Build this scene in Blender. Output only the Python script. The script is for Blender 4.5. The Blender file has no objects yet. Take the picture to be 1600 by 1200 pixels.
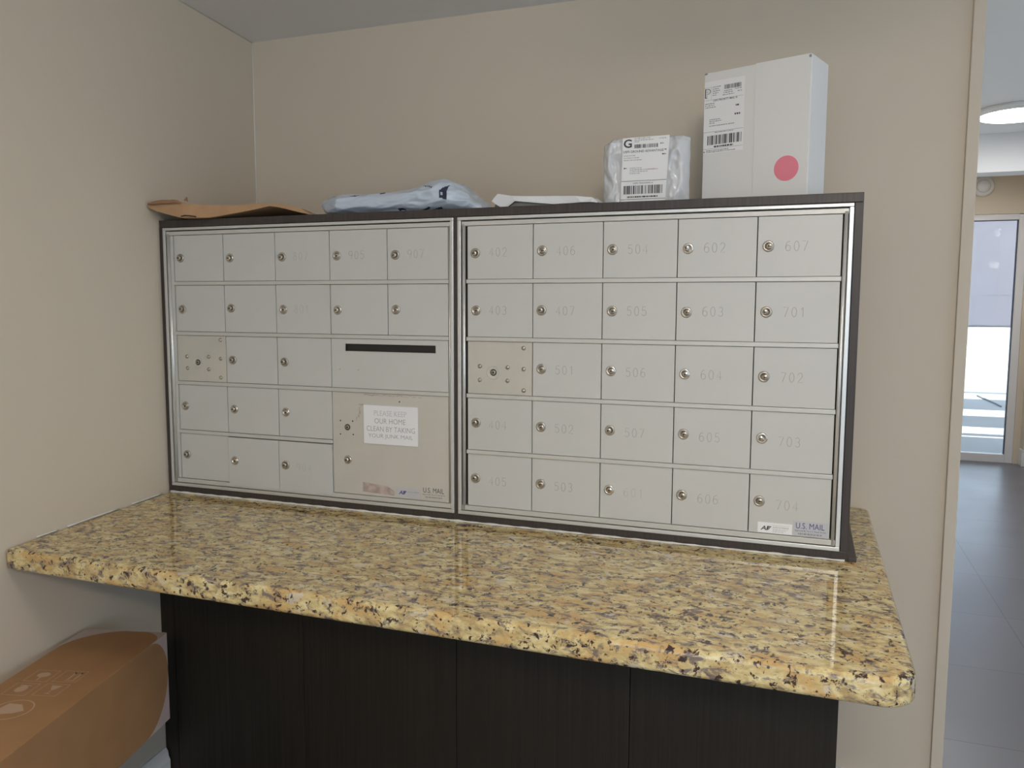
import bpy, math, random
from mathutils import Vector, Matrix, noise

random.seed(7)
sc = bpy.context.scene
COL = sc.collection
Z0 = 0.88                       # height of the mailbox grid origin above the floor

# ------------------------------------------------------------------ camera
cam_d = bpy.data.cameras.new('camera'); cam = bpy.data.objects.new('camera', cam_d); COL.objects.link(cam)
cam_d.sensor_width = 36.0; cam_d.lens = 36.0 * 1260.0 / 1600.0
cam_d.clip_start = 0.02; cam_d.clip_end = 300
def _rot(a, b, c):
    return Matrix.Rotation(a, 3, 'Z') @ Matrix.Rotation(b, 3, 'X') @ Matrix.Rotation(c, 3, 'Y')
_R = _rot(0.350202905, -0.0981326655, -0.00345793395)
_r, _f, _u = _R.col[0], _R.col[1], _R.col[2]
_M = Matrix((( _r[0], _u[0], -_f[0], 1.61528712), (_r[1], _u[1], -_f[1], -1.75509035),
             (_r[2], _u[2], -_f[2], Z0 + 0.484482994), (0, 0, 0, 1)))
cam.matrix_world = _M
sc.camera = cam

# ------------------------------------------------------------------ view, world, sun
vs = sc.view_settings
sc.display_settings.display_device = 'sRGB'
vs.view_transform = 'Standard'; vs.look = 'None'; vs.exposure = 0.12; vs.gamma = 1.0; vs.use_curve_mapping = False
W = bpy.data.worlds.new('world'); sc.world = W; W.use_nodes = True
bg = W.node_tree.nodes['Background']; bg.inputs[0].default_value = (0.72, 0.85, 1.02, 1); bg.inputs[1].default_value = 2.2
sun_d = bpy.data.lights.new('sun', 'SUN'); sun_d.energy = 14.0; sun_d.angle = math.radians(0.6); sun_d.color = (1.0, 0.97, 0.92)
sun = bpy.data.objects.new('sun', sun_d); COL.objects.link(sun); sun.location = (3, -4, 12)
sun.rotation_euler = (math.radians(30), 0, 0)      # 60 degrees high, from behind the building
LAMP_ROOM = 14.0
LAMP_REAR = 74.0
LAMP_HALL = 21.0
LAMP_NEAR_ADDED = 9.0
LAMP_COL = (1.0, 0.91, 0.79)
def portal(name, loc, rot, sx, sy):
    d = bpy.data.lights.new(name, 'AREA'); d.shape = 'RECTANGLE'; d.size = sx; d.size_y = sy
    o = bpy.data.objects.new(name, d); COL.objects.link(o); o.location = loc; o.rotation_euler = rot
    d.cycles.is_portal = True
portal('sky_portal', (4.62, -1.3, 1.35), (0, math.radians(90), 0), 1.7, 3.6)
portal('sky_portal', (2.25, -4.52, 1.25), (math.radians(90), 0, 0), 4.1, 1.75)
portal('sky_portal', (3.49, 3.0, 1.35), (0, math.radians(90), 0), 1.9, 3.4)
portal('sky_portal', (2.75, 6.33, 1.05), (math.radians(-90), 0, 0), 1.2, 2.1)

# ------------------------------------------------------------------ materials
def mat(name, col, rough=0.5, metal=0.0, spec=0.5, bump=0.0, bscale=200.0, var=0.0, vscale=6.0, coat=0.0):
    m = bpy.data.materials.new(name); m.use_nodes = True
    nt = m.node_tree; b = nt.nodes['Principled BSDF']
    b.inputs['Base Color'].default_value = (*col, 1); b.inputs['Roughness'].default_value = rough
    b.inputs['Metallic'].default_value = metal; b.inputs['Specular IOR Level'].default_value = spec
    b.inputs['Coat Weight'].default_value = coat
    tc = nt.nodes.new('ShaderNodeTexCoord')
    if bump:
        n = nt.nodes.new('ShaderNodeTexNoise'); n.inputs['Scale'].default_value = bscale; n.inputs['Detail'].default_value = 3
        nt.links.new(tc.outputs['Object'], n.inputs['Vector'])
        bp = nt.nodes.new('ShaderNodeBump'); bp.inputs['Strength'].default_value = bump; bp.inputs['Distance'].default_value = 0.002
        nt.links.new(n.outputs['Fac'], bp.inputs['Height']); nt.links.new(bp.outputs['Normal'], b.inputs['Normal'])
    if var:
        n = nt.nodes.new('ShaderNodeTexNoise'); n.inputs['Scale'].default_value = vscale; n.inputs['Detail'].default_value = 4
        nt.links.new(tc.outputs['Object'], n.inputs['Vector'])
        r = nt.nodes.new('ShaderNodeValToRGB')
        r.color_ramp.elements[0].position = 0.3; r.color_ramp.elements[1].position = 0.7
        r.color_ramp.elements[0].color = (*[c * (1 - var) for c in col], 1)
        r.color_ramp.elements[1].color = (*[min(1, c * (1 + var)) for c in col], 1)
        nt.links.new(n.outputs['Fac'], r.inputs['Fac']); nt.links.new(r.outputs['Color'], b.inputs['Base Color'])
    return m

def granite():
    m = bpy.data.materials.new('granite'); m.use_nodes = True
    nt = m.node_tree; b = nt.nodes['Principled BSDF']; L = nt.links.new
    tc = nt.nodes.new('ShaderNodeTexCoord')
    def mp(scale):
        q = nt.nodes.new('ShaderNodeMapping'); q.inputs['Scale'].default_value = scale
        q.inputs['Rotation'].default_value = (0, 0, math.radians(8))
        L(tc.outputs['Object'], q.inputs['Vector']); return q
    def nz(scale, detail, vec, rough=0.6, dist=0.0):
        n = nt.nodes.new('ShaderNodeTexNoise'); n.inputs['Scale'].default_value = scale; n.inputs['Detail'].default_value = detail
        n.inputs['Roughness'].default_value = rough; n.inputs['Distortion'].default_value = dist
        L(vec.outputs[0], n.inputs['Vector']); return n
    def ramp(src, stops):
        r = nt.nodes.new('ShaderNodeValToRGB'); e = r.color_ramp.elements
        while len(e) < len(stops): e.new(0.5)
        for k, (p, c) in enumerate(stops): e[k].position = p; e[k].color = (*c, 1)
        L(src, r.inputs['Fac']); return r
    def mix(fac, a, bcol):
        x = nt.nodes.new('ShaderNodeMix'); x.data_type = 'RGBA'
        L(fac, x.inputs['Factor'])
        for s, val in ((6, a), (7, bcol)):
            if isinstance(val, tuple): x.inputs[s].default_value = (*val, 1)
            else: L(val, x.inputs[s])
        return x.outputs[2]
    iso = mp((1, 1, 1)); st = mp((0.55, 1.0, 1.0))
    base = ramp(nz(52, 5, st, 0.66, 0.3).outputs['Fac'],
                [(0.30, (0.30, 0.205, 0.10)), (0.43, (0.51, 0.375, 0.175)), (0.52, (0.66, 0.53, 0.25)), (0.66, (0.78, 0.68, 0.40))])
    gold = ramp(nz(24, 4, st, 0.6, 0.5).outputs['Fac'], [(0.52, (0, 0, 0)), (0.64, (1, 1, 1))])
    c1 = mix(gold.outputs['Color'], base.outputs['Color'], (0.60, 0.39, 0.15))
    pf = ramp(nz(62, 6, st, 0.70, 0.7).outputs['Fac'], [(0.52, (0, 0, 0)), (0.60, (0.9, 0.9, 0.9))])
    c2 = mix(pf.outputs['Color'], c1, (0.165, 0.13, 0.125))
    pale = ramp(nz(26, 3, iso, 0.5, 0.2).outputs['Fac'], [(0.63, (0, 0, 0)), (0.69, (0.8, 0.8, 0.8))])
    c3 = mix(pale.outputs['Color'], c2, (0.62, 0.55, 0.42))
    df = ramp(nz(78, 5, iso, 0.66, 0.5).outputs['Fac'], [(0.57, (0, 0, 0)), (0.605, (1, 1, 1))])
    c4 = mix(df.outputs['Color'], c3, (0.052, 0.030, 0.024))
    vo = nt.nodes.new('ShaderNodeTexVoronoi'); vo.inputs['Scale'].default_value = 75; L(iso.outputs[0], vo.inputs['Vector'])
    vm = ramp(vo.outputs['Distance'], [(0.14, (1, 1, 1)), (0.2, (0, 0, 0))])
    sel = ramp(nz(16, 2, iso).outputs['Fac'], [(0.50, (0, 0, 0)), (0.58, (1, 1, 1))])
    mul = nt.nodes.new('ShaderNodeMath'); mul.operation = 'MULTIPLY'
    L(vm.outputs['Color'], mul.inputs[0]); L(sel.outputs['Color'], mul.inputs[1])
    c5 = mix(mul.outputs[0], c4, (0.055, 0.022, 0.018))
    L(c5, b.inputs['Base Color'])
    b.inputs['Roughness'].default_value = 0.06; b.inputs['Specular IOR Level'].default_value = 0.6
    return m

def dark_wood(name, col, rough):
    m = bpy.data.materials.new(name); m.use_nodes = True
    nt = m.node_tree; b = nt.nodes['Principled BSDF']; L = nt.links.new
    tc = nt.nodes.new('ShaderNodeTexCoord'); mp = nt.nodes.new('ShaderNodeMapping'); mp.inputs['Scale'].default_value = (160, 160, 3.0)
    L(tc.outputs['Object'], mp.inputs['Vector'])
    n = nt.nodes.new('ShaderNodeTexNoise'); n.inputs['Scale'].default_value = 1.0; n.inputs['Detail'].default_value = 5
    L(mp.outputs[0], n.inputs['Vector'])
    r = nt.nodes.new('ShaderNodeValToRGB'); r.color_ramp.elements[0].position = 0.3; r.color_ramp.elements[1].position = 0.75
    r.color_ramp.elements[0].color = (*[c * 0.75 for c in col], 1); r.color_ramp.elements[1].color = (*[c * 1.35 for c in col], 1)
    L(n.outputs['Fac'], r.inputs['Fac']); L(r.outputs['Color'], b.inputs['Base Color'])
    b.inputs['Roughness'].default_value = rough; b.inputs['Specular IOR Level'].default_value = 0.35
    return m

def tile_mat():
    m = bpy.data.materials.new('slate_tile'); m.use_nodes = True
    nt = m.node_tree; b = nt.nodes['Principled BSDF']; L = nt.links.new
    tc = nt.nodes.new('ShaderNodeTexCoord'); mp = nt.nodes.new('ShaderNodeMapping')
    mp.inputs['Location'].default_value = (-2.48, -0.40, 0); mp.inputs['Scale'].default_value = (1, 1, 1)
    L(tc.outputs['Object'], mp.inputs['Vector'])
    br = nt.nodes.new('ShaderNodeTexBrick'); br.offset = 0.0; br.squash = 1.0
    br.inputs['Scale'].default_value = 1.0; br.inputs['Mortar Size'].default_value = 0.0022
    br.inputs['Brick Width'].default_value = 1.2; br.inputs['Row Height'].default_value = 0.605
    br.inputs['Color1'].default_value = (0.155, 0.160, 0.190, 1); br.inputs['Color2'].default_value = (0.170, 0.175, 0.205, 1)
    br.inputs['Mortar'].default_value = (0.10, 0.10, 0.12, 1)
    L(mp.outputs[0], br.inputs['Vector'])
    n = nt.nodes.new('ShaderNodeTexNoise'); n.inputs['Scale'].default_value = 2.2; n.inputs['Detail'].default_value = 5
    L(tc.outputs['Object'], n.inputs['Vector'])
    mr = nt.nodes.new('ShaderNodeMapRange'); mr.inputs['To Min'].default_value = 0.24; mr.inputs['To Max'].default_value = 0.40
    L(n.outputs['Fac'], mr.inputs['Value']); L(mr.outputs[0], b.inputs['Roughness'])
    L(br.outputs['Color'], b.inputs['Base Color'])
    return m

def glass_mat():
    m = bpy.data.materials.new('clear_glass'); m.use_nodes = True
    nt = m.node_tree; nt.nodes.clear(); L = nt.links.new
    out = nt.nodes.new('ShaderNodeOutputMaterial'); mx = nt.nodes.new('ShaderNodeMixShader')
    t = nt.nodes.new('ShaderNodeBsdfTransparent'); t.inputs[0].default_value = (0.93, 0.96, 0.97, 1)
    g = nt.nodes.new('ShaderNodeBsdfGlossy'); g.inputs['Roughness'].default_value = 0.02
    fr = nt.nodes.new('ShaderNodeFresnel'); fr.inputs[0].default_value = 1.45
    L(fr.outputs[0], mx.inputs[0]); L(t.outputs[0], mx.inputs[1]); L(g.outputs[0], mx.inputs[2]); L(mx.outputs[0], out.inputs[0])
    return m

def film_mat():      # clear packing tape
    m = bpy.data.materials.new('packing_tape'); m.use_nodes = True
    nt = m.node_tree; nt.nodes.clear(); L = nt.links.new
    out = nt.nodes.new('ShaderNodeOutputMaterial'); mx = nt.nodes.new('ShaderNodeMixShader')
    t = nt.nodes.new('ShaderNodeBsdfTransparent')
    g = nt.nodes.new('ShaderNodeBsdfPrincipled'); g.inputs['Base Color'].default_value = (0.70, 0.58, 0.53, 1); g.inputs['Roughness'].default_value = 0.3
    mx.inputs[0].default_value = 0.75
    L(t.outputs[0], mx.inputs[1]); L(g.outputs[0], mx.inputs[2]); L(mx.outputs[0], out.inputs[0])
    return m

def cloth_mat():     # thin grey shade cloth that lets daylight glow through
    m = bpy.data.materials.new('grey_shade_cloth'); m.use_nodes = True
    nt = m.node_tree; nt.nodes.clear(); L = nt.links.new
    out = nt.nodes.new('ShaderNodeOutputMaterial'); mx = nt.nodes.new('ShaderNodeMixShader'); mx.inputs[0].default_value = 0.8
    a = nt.nodes.new('ShaderNodeBsdfDiffuse'); a.inputs[0].default_value = (0.72, 0.70, 0.72, 1)
    b = nt.nodes.new('ShaderNodeBsdfTranslucent'); b.inputs[0].default_value = (0.80, 0.77, 0.80, 1)
    L(a.outputs[0], mx.inputs[1]); L(b.outputs[0], mx.inputs[2]); L(mx.outputs[0], out.inputs[0])
    return m

def emit(name, col, s):
    m = bpy.data.materials.new(name); m.use_nodes = True
    nt = m.node_tree; nt.nodes.clear()
    out = nt.nodes.new('ShaderNodeOutputMaterial'); e = nt.nodes.new('ShaderNodeEmission')
    e.inputs[0].default_value = (*col, 1); e.inputs[1].default_value = s
    nt.links.new(e.outputs[0], out.inputs[0]); return m

M = dict(
    wall=mat('wall_paint', (0.65, 0.572, 0.46), 0.75, bump=0.06, bscale=140),
    ceil=mat('ceiling_paint', (0.85, 0.84, 0.83), 0.85, bump=0.05, bscale=120),
    hallceil=mat('hall_ceiling_paint', (0.80, 0.80, 0.80), 0.85),
    white=mat('white_trim_paint', (0.80, 0.80, 0.80), 0.4),
    floor=tile_mat(), granite=granite(), glass=glass_mat(), film=film_mat(),
    caulk=mat('white_caulk', (0.72, 0.71, 0.66), 0.6),
    case=dark_wood('espresso_laminate', (0.052, 0.042, 0.038), 0.42),
    base=dark_wood('espresso_panel', (0.023, 0.0185, 0.0125), 0.5),
    door=mat('grey_enamel', (0.545, 0.54, 0.515), 0.40, bump=0.03, bscale=500, var=0.015, vscale=9),
    old=mat('worn_tan_enamel', (0.53, 0.505, 0.45), 0.42, bump=0.03, bscale=500, var=0.03, vscale=11),
    groove=mat('engraved_enamel', (0.34, 0.335, 0.32), 0.5),
    groove2=mat('faint_engraved_enamel', (0.45, 0.44, 0.415), 0.5),
    alu=mat('satin_aluminium', (0.66, 0.66, 0.64), 0.34, metal=0.55),
    bar=mat('painted_rail', (0.56, 0.545, 0.51), 0.36, metal=0.15),
    void=mat('dark_interior', (0.018, 0.017, 0.015), 0.8),
    nickel=mat('nickel', (0.62, 0.58, 0.52), 0.24, metal=0.95),
    dullnickel=mat('worn_nickel', (0.46, 0.42, 0.36), 0.34, metal=0.8),
    black=mat('black', (0.012, 0.011, 0.010), 0.5),
    paper=mat('white_paper', (0.80, 0.80, 0.80), 0.6),
    ink=mat('black_ink', (0.045, 0.045, 0.05), 0.6),
    greyink=mat('grey_ink', (0.26, 0.26, 0.27), 0.6),
    paleink=mat('pale_ink', (0.47, 0.47, 0.47), 0.6),
    navy=mat('navy_ink', (0.045, 0.05, 0.17), 0.5),
    redink=mat('pale_red_ink', (0.60, 0.42, 0.40), 0.6),
    silver=mat('silver_label', (0.50, 0.50, 0.53), 0.4),
    plate=mat('engraved_white_plate', (0.78, 0.78, 0.80), 0.4),
    adhesive=mat('pinkish_adhesive', (0.44, 0.35, 0.31), 0.7, var=0.25, vscale=60),
    scuff=mat('scuffed_patch', (0.40, 0.34, 0.31), 0.7, var=0.2, vscale=90),
    kraft=mat('kraft_paper', (0.44, 0.265, 0.14), 0.75, bump=0.3, bscale=60, var=0.08, vscale=25),
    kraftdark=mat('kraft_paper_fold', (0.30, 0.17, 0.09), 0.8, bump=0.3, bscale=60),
    bluepoly=mat('pale_blue_poly', (0.56, 0.63, 0.72), 0.3, bump=0.25, bscale=45),
    navyprint=mat('navy_print', (0.028, 0.034, 0.075), 0.4),
    whitepoly=mat('white_poly', (0.78, 0.79, 0.80), 0.28, bump=0.2, bscale=40),
    greypoly=mat('grey_poly_lining', (0.25, 0.24, 0.235), 0.45),
    bubble=mat('pale_grey_poly', (0.63, 0.64, 0.66), 0.16, bump=0.2, bscale=60),
    carton_white=mat('white_cardboard', (0.72, 0.715, 0.70), 0.65, bump=0.05, bscale=90),
    pink=mat('pink_sticker', (0.80, 0.23, 0.30), 0.5),
    cardboard=mat('brown_cardboard', (0.37, 0.20, 0.088), 0.7, bump=0.08, bscale=70, var=0.06, vscale=14),
    cardprint=mat('pale_carton_print', (0.52, 0.36, 0.25), 0.7),
    alu_frame=mat('white_door_frame', (0.74, 0.74, 0.76), 0.4),
    dark_seal=mat('dark_seal', (0.03, 0.05, 0.09), 0.4),
    shade=cloth_mat(),
    detector=mat('white_plastic', (0.75, 0.75, 0.74), 0.45),
    paving=mat('pale_paving', (0.30, 0.30, 0.295), 0.8, var=0.06, vscale=1.2),
    road=mat('pale_road', (0.32, 0.33, 0.33), 0.85, var=0.05, vscale=0.6),
    concrete=mat('grey_concrete', (0.33, 0.33, 0.33), 0.85, var=0.15, vscale=2.0),
    kerb=mat('dark_kerb', (0.16, 0.18, 0.20), 0.8),
    lamp=emit('lamp_diffuser_glow', LAMP_COL, LAMP_ROOM),
    lampr=emit('rear_lamp_diffuser_glow', LAMP_COL, LAMP_REAR),
    lamph=emit('hall_lamp_diffuser_glow', (1.0, 0.97, 0.95), LAMP_HALL),
    lampn=emit('added_near_lamp_glow', (1.0, 0.97, 0.95), LAMP_NEAR_ADDED),
)

# ------------------------------------------------------------------ mesh helpers
_fonts = {}
def font_mesh(s, bold=0.0):
    k = (s, bold)
    if k not in _fonts:
        c = bpy.data.curves.new('t', 'FONT'); c.body = s; c.size = 1.0; c.resolution_u = 3; c.offset = bold
        o = bpy.data.objects.new('t', c); COL.objects.link(o)
        dg = bpy.context.evaluated_depsgraph_get(); dg.update()
        me = bpy.data.meshes.new_from_object(o.evaluated_get(dg))
        v = [tuple(x.co[:2]) for x in me.vertices]; f = [tuple(p.vertices) for p in me.polygons]
        bpy.data.objects.remove(o); bpy.data.curves.remove(c); bpy.data.meshes.remove(me)
        xs = [a[0] for a in v] or [0]; ys = [a[1] for a in v] or [0]
        _fonts[k] = (v, f, min(xs), max(xs), min(ys), max(ys))
    return _fonts[k]

class MB:
    def __init__(s): s.v = []; s.f = []; s.m = []; s.s = []
    def add(s, vs_, fs, m=0, smooth=False):
        o = len(s.v); s.v += [tuple(x) for x in vs_]
        for f in fs: s.f.append([o + i for i in f]); s.m.append(m); s.s.append(smooth)
    def box(s, x0, x1, y0, y1, z0, z1, m=0):
        s.add([(x0, y0, z0), (x1, y0, z0), (x1, y1, z0), (x0, y1, z0), (x0, y0, z1), (x1, y0, z1), (x1, y1, z1), (x0, y1, z1)],
              [(0, 3, 2, 1), (4, 5, 6, 7), (0, 1, 5, 4), (1, 2, 6, 5), (2, 3, 7, 6), (3, 0, 4, 7)], m)
    def prism(s, pts, z0, z1, m=0):       # counter-clockwise xy outline
        n = len(pts)
        s.add([(x, y, z0) for x, y in pts] + [(x, y, z1) for x, y in pts],
              [tuple(range(n - 1, -1, -1)), tuple(range(n, 2 * n))] + [(i, (i + 1) % n, n + (i + 1) % n, n + i) for i in range(n)], m)
    def slab(s, pts, y0, y1, m=0):        # xz outline extruded along y
        n = len(pts)
        s.add([(x, y0, z) for x, z in pts] + [(x, y1, z) for x, z in pts],
              [tuple(range(n)), tuple(range(2 * n - 1, n - 1, -1))] + [(i, n + i, n + (i + 1) % n, (i + 1) % n) for i in range(n)], m)
    def lathe(s, prof, c, axis='-y', seg=24, m=0, smooth=True):
        n = len(prof); vs_ = []
        for r, h in prof:
            for k in range(seg):
                a = 2 * math.pi * k / seg; p, q = r * math.cos(a), r * math.sin(a)
                vs_.append((c[0] + p, c[1] - h, c[2] + q) if axis == '-y' else (c[0] + p, c[1] + q, c[2] + h))
        fs = [(i * seg + k, i * seg + (k + 1) % seg, (i + 1) * seg + (k + 1) % seg, (i + 1) * seg + k) for i in range(n - 1) for k in range(seg)]
        fs.append(tuple(range(seg - 1, -1, -1))); fs.append(tuple((n - 1) * seg + k for k in range(seg)))
        s.add(vs_, fs, m, smooth)
    def tube(s, pts, r, seg=6, m=0, closed=False):
        pts = [Vector(p) for p in pts]; n = len(pts); vs_ = []
        rr = r if isinstance(r, (list, tuple)) else [r] * n
        for i, p in enumerate(pts):
            a = pts[(i - 1) % n] if (closed or i > 0) else p
            b = pts[(i + 1) % n] if (closed or i < n - 1) else p
            t = (b - a).normalized() if (b - a).length > 1e-9 else Vector((1, 0, 0))
            up = Vector((0, 1, 0)) if abs(t.y) < 0.9 else Vector((0, 0, 1))
            e1 = t.cross(up).normalized(); e2 = t.cross(e1)
            for k in range(seg):
                w = 2 * math.pi * k / seg; vs_.append(p + rr[i] * (e1 * math.cos(w) + e2 * math.sin(w)))
        rng = n if closed else n - 1
        fs = [(i * seg + k, ((i + 1) % n) * seg + k, ((i + 1) % n) * seg + (k + 1) % seg, i * seg + (k + 1) % seg) for i in range(rng) for k in range(seg)]
        if not closed: fs += [tuple(range(seg)), tuple((n - 1) * seg + k for k in range(seg - 1, -1, -1))]
        s.add(vs_, fs, m, True)
    def flat(s, pts, o, ux, uy, m=0):     # flat polygon on a printed plane
        s.add([tuple(o[i] + ux[i] * p[0] + uy[i] * p[1] for i in range(3)) for p in pts], [tuple(range(len(pts)))], m)
    def rect(s, u0, u1, v0, v1, o, ux, uy, m=0):
        s.flat([(u0, v0), (u1, v0), (u1, v1), (u0, v1)], o, ux, uy, m)
    def text(s, t, u, v, w, h, o, ux, uy, m=0, bold=0.0, skew=0.0):   # fitted into a box w x h whose lower left corner is (u, v)
        vv, ff, x0, x1, y0, y1 = font_mesh(t, bold)
        kx = w / (x1 - x0); ky = h / (y1 - y0)
        s.add([tuple(o[i] + ux[i] * (u + (a - x0) * kx + skew * (b - y0) * ky) + uy[i] * (v + (b - y0) * ky) for i in range(3)) for a, b in vv], ff, m)
    def scrawl(s, u0, u1, v, h, o, ux, uy, m=0, seed=0):             # a line of print too small to read
        rnd = random.Random(seed); u = u0
        while u < u1:
            w = rnd.uniform(0.0015, 0.006); w = min(w, u1 - u)
            s.rect(u, u + w, v, v + h, o, ux, uy, m); u += w + rnd.uniform(0.0007, 0.0018)
    def bars(s, u0, u1, v0, v1, o, ux, uy, m=0, seed=0, unit=0.0007):
        rnd = random.Random(seed); u = u0
        while u < u1:
            w = unit * rnd.choice([1, 1, 2, 2, 3, 4]); w = min(w, u1 - u)
            s.rect(u, u + w, v0, v1, o, ux, uy, m); u += w + unit * rnd.choice([1, 1, 2, 3])
    def build(s, name, mats, parent=None, loc=None, bevel=0.0, seg=2, subsurf=0):
        me = bpy.data.meshes.new(name); me.from_pydata(s.v, [], s.f)
        for m in (mats if isinstance(mats, (list, tuple)) else [mats]): me.materials.append(m)
        for p, mi, sm in zip(me.polygons, s.m, s.s): p.material_index = mi; p.use_smooth = sm
        me.update()
        o = bpy.data.objects.new(name, me); COL.objects.link(o)
        if parent: o.parent = parent
        if loc: o.location = loc
        if bevel:
            b = o.modifiers.new('bevel', 'BEVEL'); b.width = bevel; b.segments = seg; b.limit_method = 'ANGLE'; b.angle_limit = math.radians(40)
        return o

def tag(o, label, cat, group=None):
    o['label'] = label; o['category'] = cat
    if group: o['group'] = group
    return o
def thing(name, label, cat, loc=(0, 0, 0), rz=0.0, group=None):
    o = bpy.data.objects.new(name, None); COL.objects.link(o); o.location = loc; o.rotation_euler = (0, 0, rz); o.empty_display_size = 0.05
    return tag(o, label, cat, group)
def struct(o): o['kind'] = 'structure'; return o
def sbox(name, m, *b, bevel=0.0):
    q = MB(); q.box(*b); return struct(q.build(name, m, bevel=bevel))
def lerp(tab, x):
    if x <= tab[0][0]: return tab[0][1]
    for (a, b), (c, d) in zip(tab, tab[1:]):
        if x <= c: return b + (d - b) * (x - a) / (c - a)
    return tab[-1][1]
def wall_x(y): return 0.0169 - 0.12067 * (y + 0.5439)     # face of the left wall, a little out of square

# ------------------------------------------------------------------ the room
YB = 0.5; CEIL = 2.207; HC = 2.48; YD = 6.25
q = MB(); q.box(-0.6, 4.75, -4.5, 6.42, -0.08, 0.0); struct(q.build('floor', M['floor']))
q = MB(); q.prism([(wall_x(-4.5) - 0.12, -4.5), (wall_x(-4.5), -4.5), (wall_x(YB), YB), (wall_x(YB) - 0.12, YB)], 0, CEIL); struct(q.build('wall_left', M['wall']))
sbox('wall_back', M['wall'], -0.23, 1.985, YB, YB + 0.12, 0, HC)
q = MB(); q.box(-0.25, 4.7, -4.5, YB, CEIL, HC + 0.1); struct(q.build('ceiling', M['ceil']))
q = MB(); q.box(1.985, 3.6, YB, YD + 0.15, HC, HC + 0.1); struct(q.build('ceiling_hall', M['hallceil']))
q = MB()
q.box(wall_x(-4.5), 0.2, -4.62, -4.5, 0, CEIL); q.box(4.3, 4.7, -4.62, -4.5, 0, CEIL); q.box(0.2, 4.3, -4.62, -4.5, 0, 0.38); q.box(0.2, 4.3, -4.62, -4.5, 2.12, CEIL)
struct(q.build('wall_front', M['wall']))
w2 = struct(bpy.data.objects.new('window_2', None)); COL.objects.link(w2)
q = MB()
for x in (0.2, 1.53, 2.87, 4.24): q.box(x, x + 0.06, -4.6, -4.52, 0.44, 2.06)
q.box(0.2, 4.3, -4.6, -4.52, 0.38, 0.44); q.box(0.2, 4.3, -4.6, -4.52, 2.06, 2.12); q.build('window_frame', M['alu_frame'], w2)
q = MB(); q.box(0.2, 4.3, -4.565, -4.557, 0.44, 2.06); q.build('window_pane', M['glass'], w2)
# right-hand wall with a wide window
q = MB()
q.box(4.6, 4.72, -4.5, -3.2, 0, CEIL); q.box(4.6, 4.72, 0.4, YB, 0, CEIL)
q.box(4.6, 4.72, -3.2, 0.4, 0, 0.45); q.box(4.6, 4.72, -3.2, 0.4, 2.1, CEIL); struct(q.build('wall_right', M['wall']))
w1 = struct(bpy.data.objects.new('window_1', None)); COL.objects.link(w1)
q = MB(); q.box(4.62, 4.70, -3.2, -3.14, 0.45, 2.1); q.box(4.62, 4.70, 0.34, 0.4, 0.45, 2.1); q.box(4.62, 4.70, -1.43, -1.37, 0.51, 2.04)
q.box(4.62, 4.70, -3.14, 0.34, 0.45, 0.51); q.box(4.62, 4.70, -3.14, 0.34, 2.04, 2.1); q.build('window_frame', M['alu_frame'], w1)
q = MB(); q.box(4.655, 4.663, -3.14, 0.34, 0.51, 2.04); q.build('window_pane', M['glass'], w1)
sbox('wall_return', M['wall'], 3.45, 4.72, YB, YB + 0.12, 0, HC)
# hall beyond the end of the mailbox wall
sbox('wall_hall_left', M['wall'], 1.865, 1.985, YB + 0.12, YD, 0, HC)
q = MB(); q.box(3.45, 3.57, YB + 0.12, 1.3, 0, HC); q.box(3.45, 3.57, 4.7, YD, 0, HC); q.box(3.45, 3.57, 1.3, 4.7, 0, 0.4); q.box(3.45, 3.57, 1.3, 4.7, 2.3, HC); q.box(3.385, 3.45, YD - 0.12, YD, 0, HC); struct(q.build('wall_hall_right', M['wall']))
q = MB(); q.box(1.985, 3.57, YD, YD + 0.12, 2.15, HC); q.box(3.335, 3.57, YD, YD + 0.12, 0, 2.15); q.box(1.985, 2.22, YD, YD + 0.12, 0, 2.15); struct(q.build('wall_far', M['wall']))
sbox('trim_beam', M['hallceil'], 1.985, 3.45, 4.36, 4.56, 2.235, HC)
q = MB(); q.box(3.37, 3.385, YD - 0.14, YD - 0.02, 0, 0.13); q.box(3.37, 3.385, YD - 0.14, YD - 0.02, 0.13, 0.145); q.box(3.37, 3.45, YD - 0.135, YD - 0.12, 0, 0.145); struct(q.build('baseboard_hall', M['white'], bevel=0.004))
w3 = struct(bpy.data.objects.new('window_added', None)); COL.objects.link(w3)  # out-of-view window added to fill the hall with cool daylight
q = MB(); q.box(3.47, 3.55, 1.3, 1.36, 0.46, 2.24); q.box(3.47, 3.55, 4.64, 4.7, 0.46, 2.24); q.box(3.47, 3.55, 2.97, 3.03, 0.46, 2.24)
q.box(3.47, 3.55, 1.3, 4.7, 0.4, 0.46); q.box(3.47, 3.55, 1.3, 4.7, 2.24, 2.3); q.build('window_frame', M['alu_frame'], w3)
q = MB(); q.box(3.505, 3.513, 1.36, 4.64, 0.46, 2.24); q.build('window_pane', M['glass'], w3)
# casing at the end of the mailbox wall
q = MB(); q.box(1.958, 1.985, YB - 0.013, YB, 0, CEIL); struct(q.build('trim_casing', M['wall'], bevel=0.002))
q = MB(); q.box(1.72, 1.958, YB - 0.014, YB, 0, 0.121); struct(q.build('baseboard_back', M['white'], bevel=0.003))
# baseboard along the left wall, with a stepped profile
q = MB(); prof = [(0, 0), (0.018, 0), (0.018, 0.088), (0.013, 0.098), (0.011, 0.112), (0.005, 0.121), (0, 0.121)]
ya, yb = -4.4, -0.060; n = len(prof)
q.add([(wall_x(ya) + a, ya, z) for a, z in prof] + [(wall_x(yb) + a, yb, z) for a, z in prof],
      [tuple(range(n)), tuple(range(2 * n - 1, n - 1, -1))] + [(i, n + i, n + (i + 1) % n, (i + 1) % n) for i in range(n)])
struct(q.build('baseboard_left', M['white']))
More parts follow.
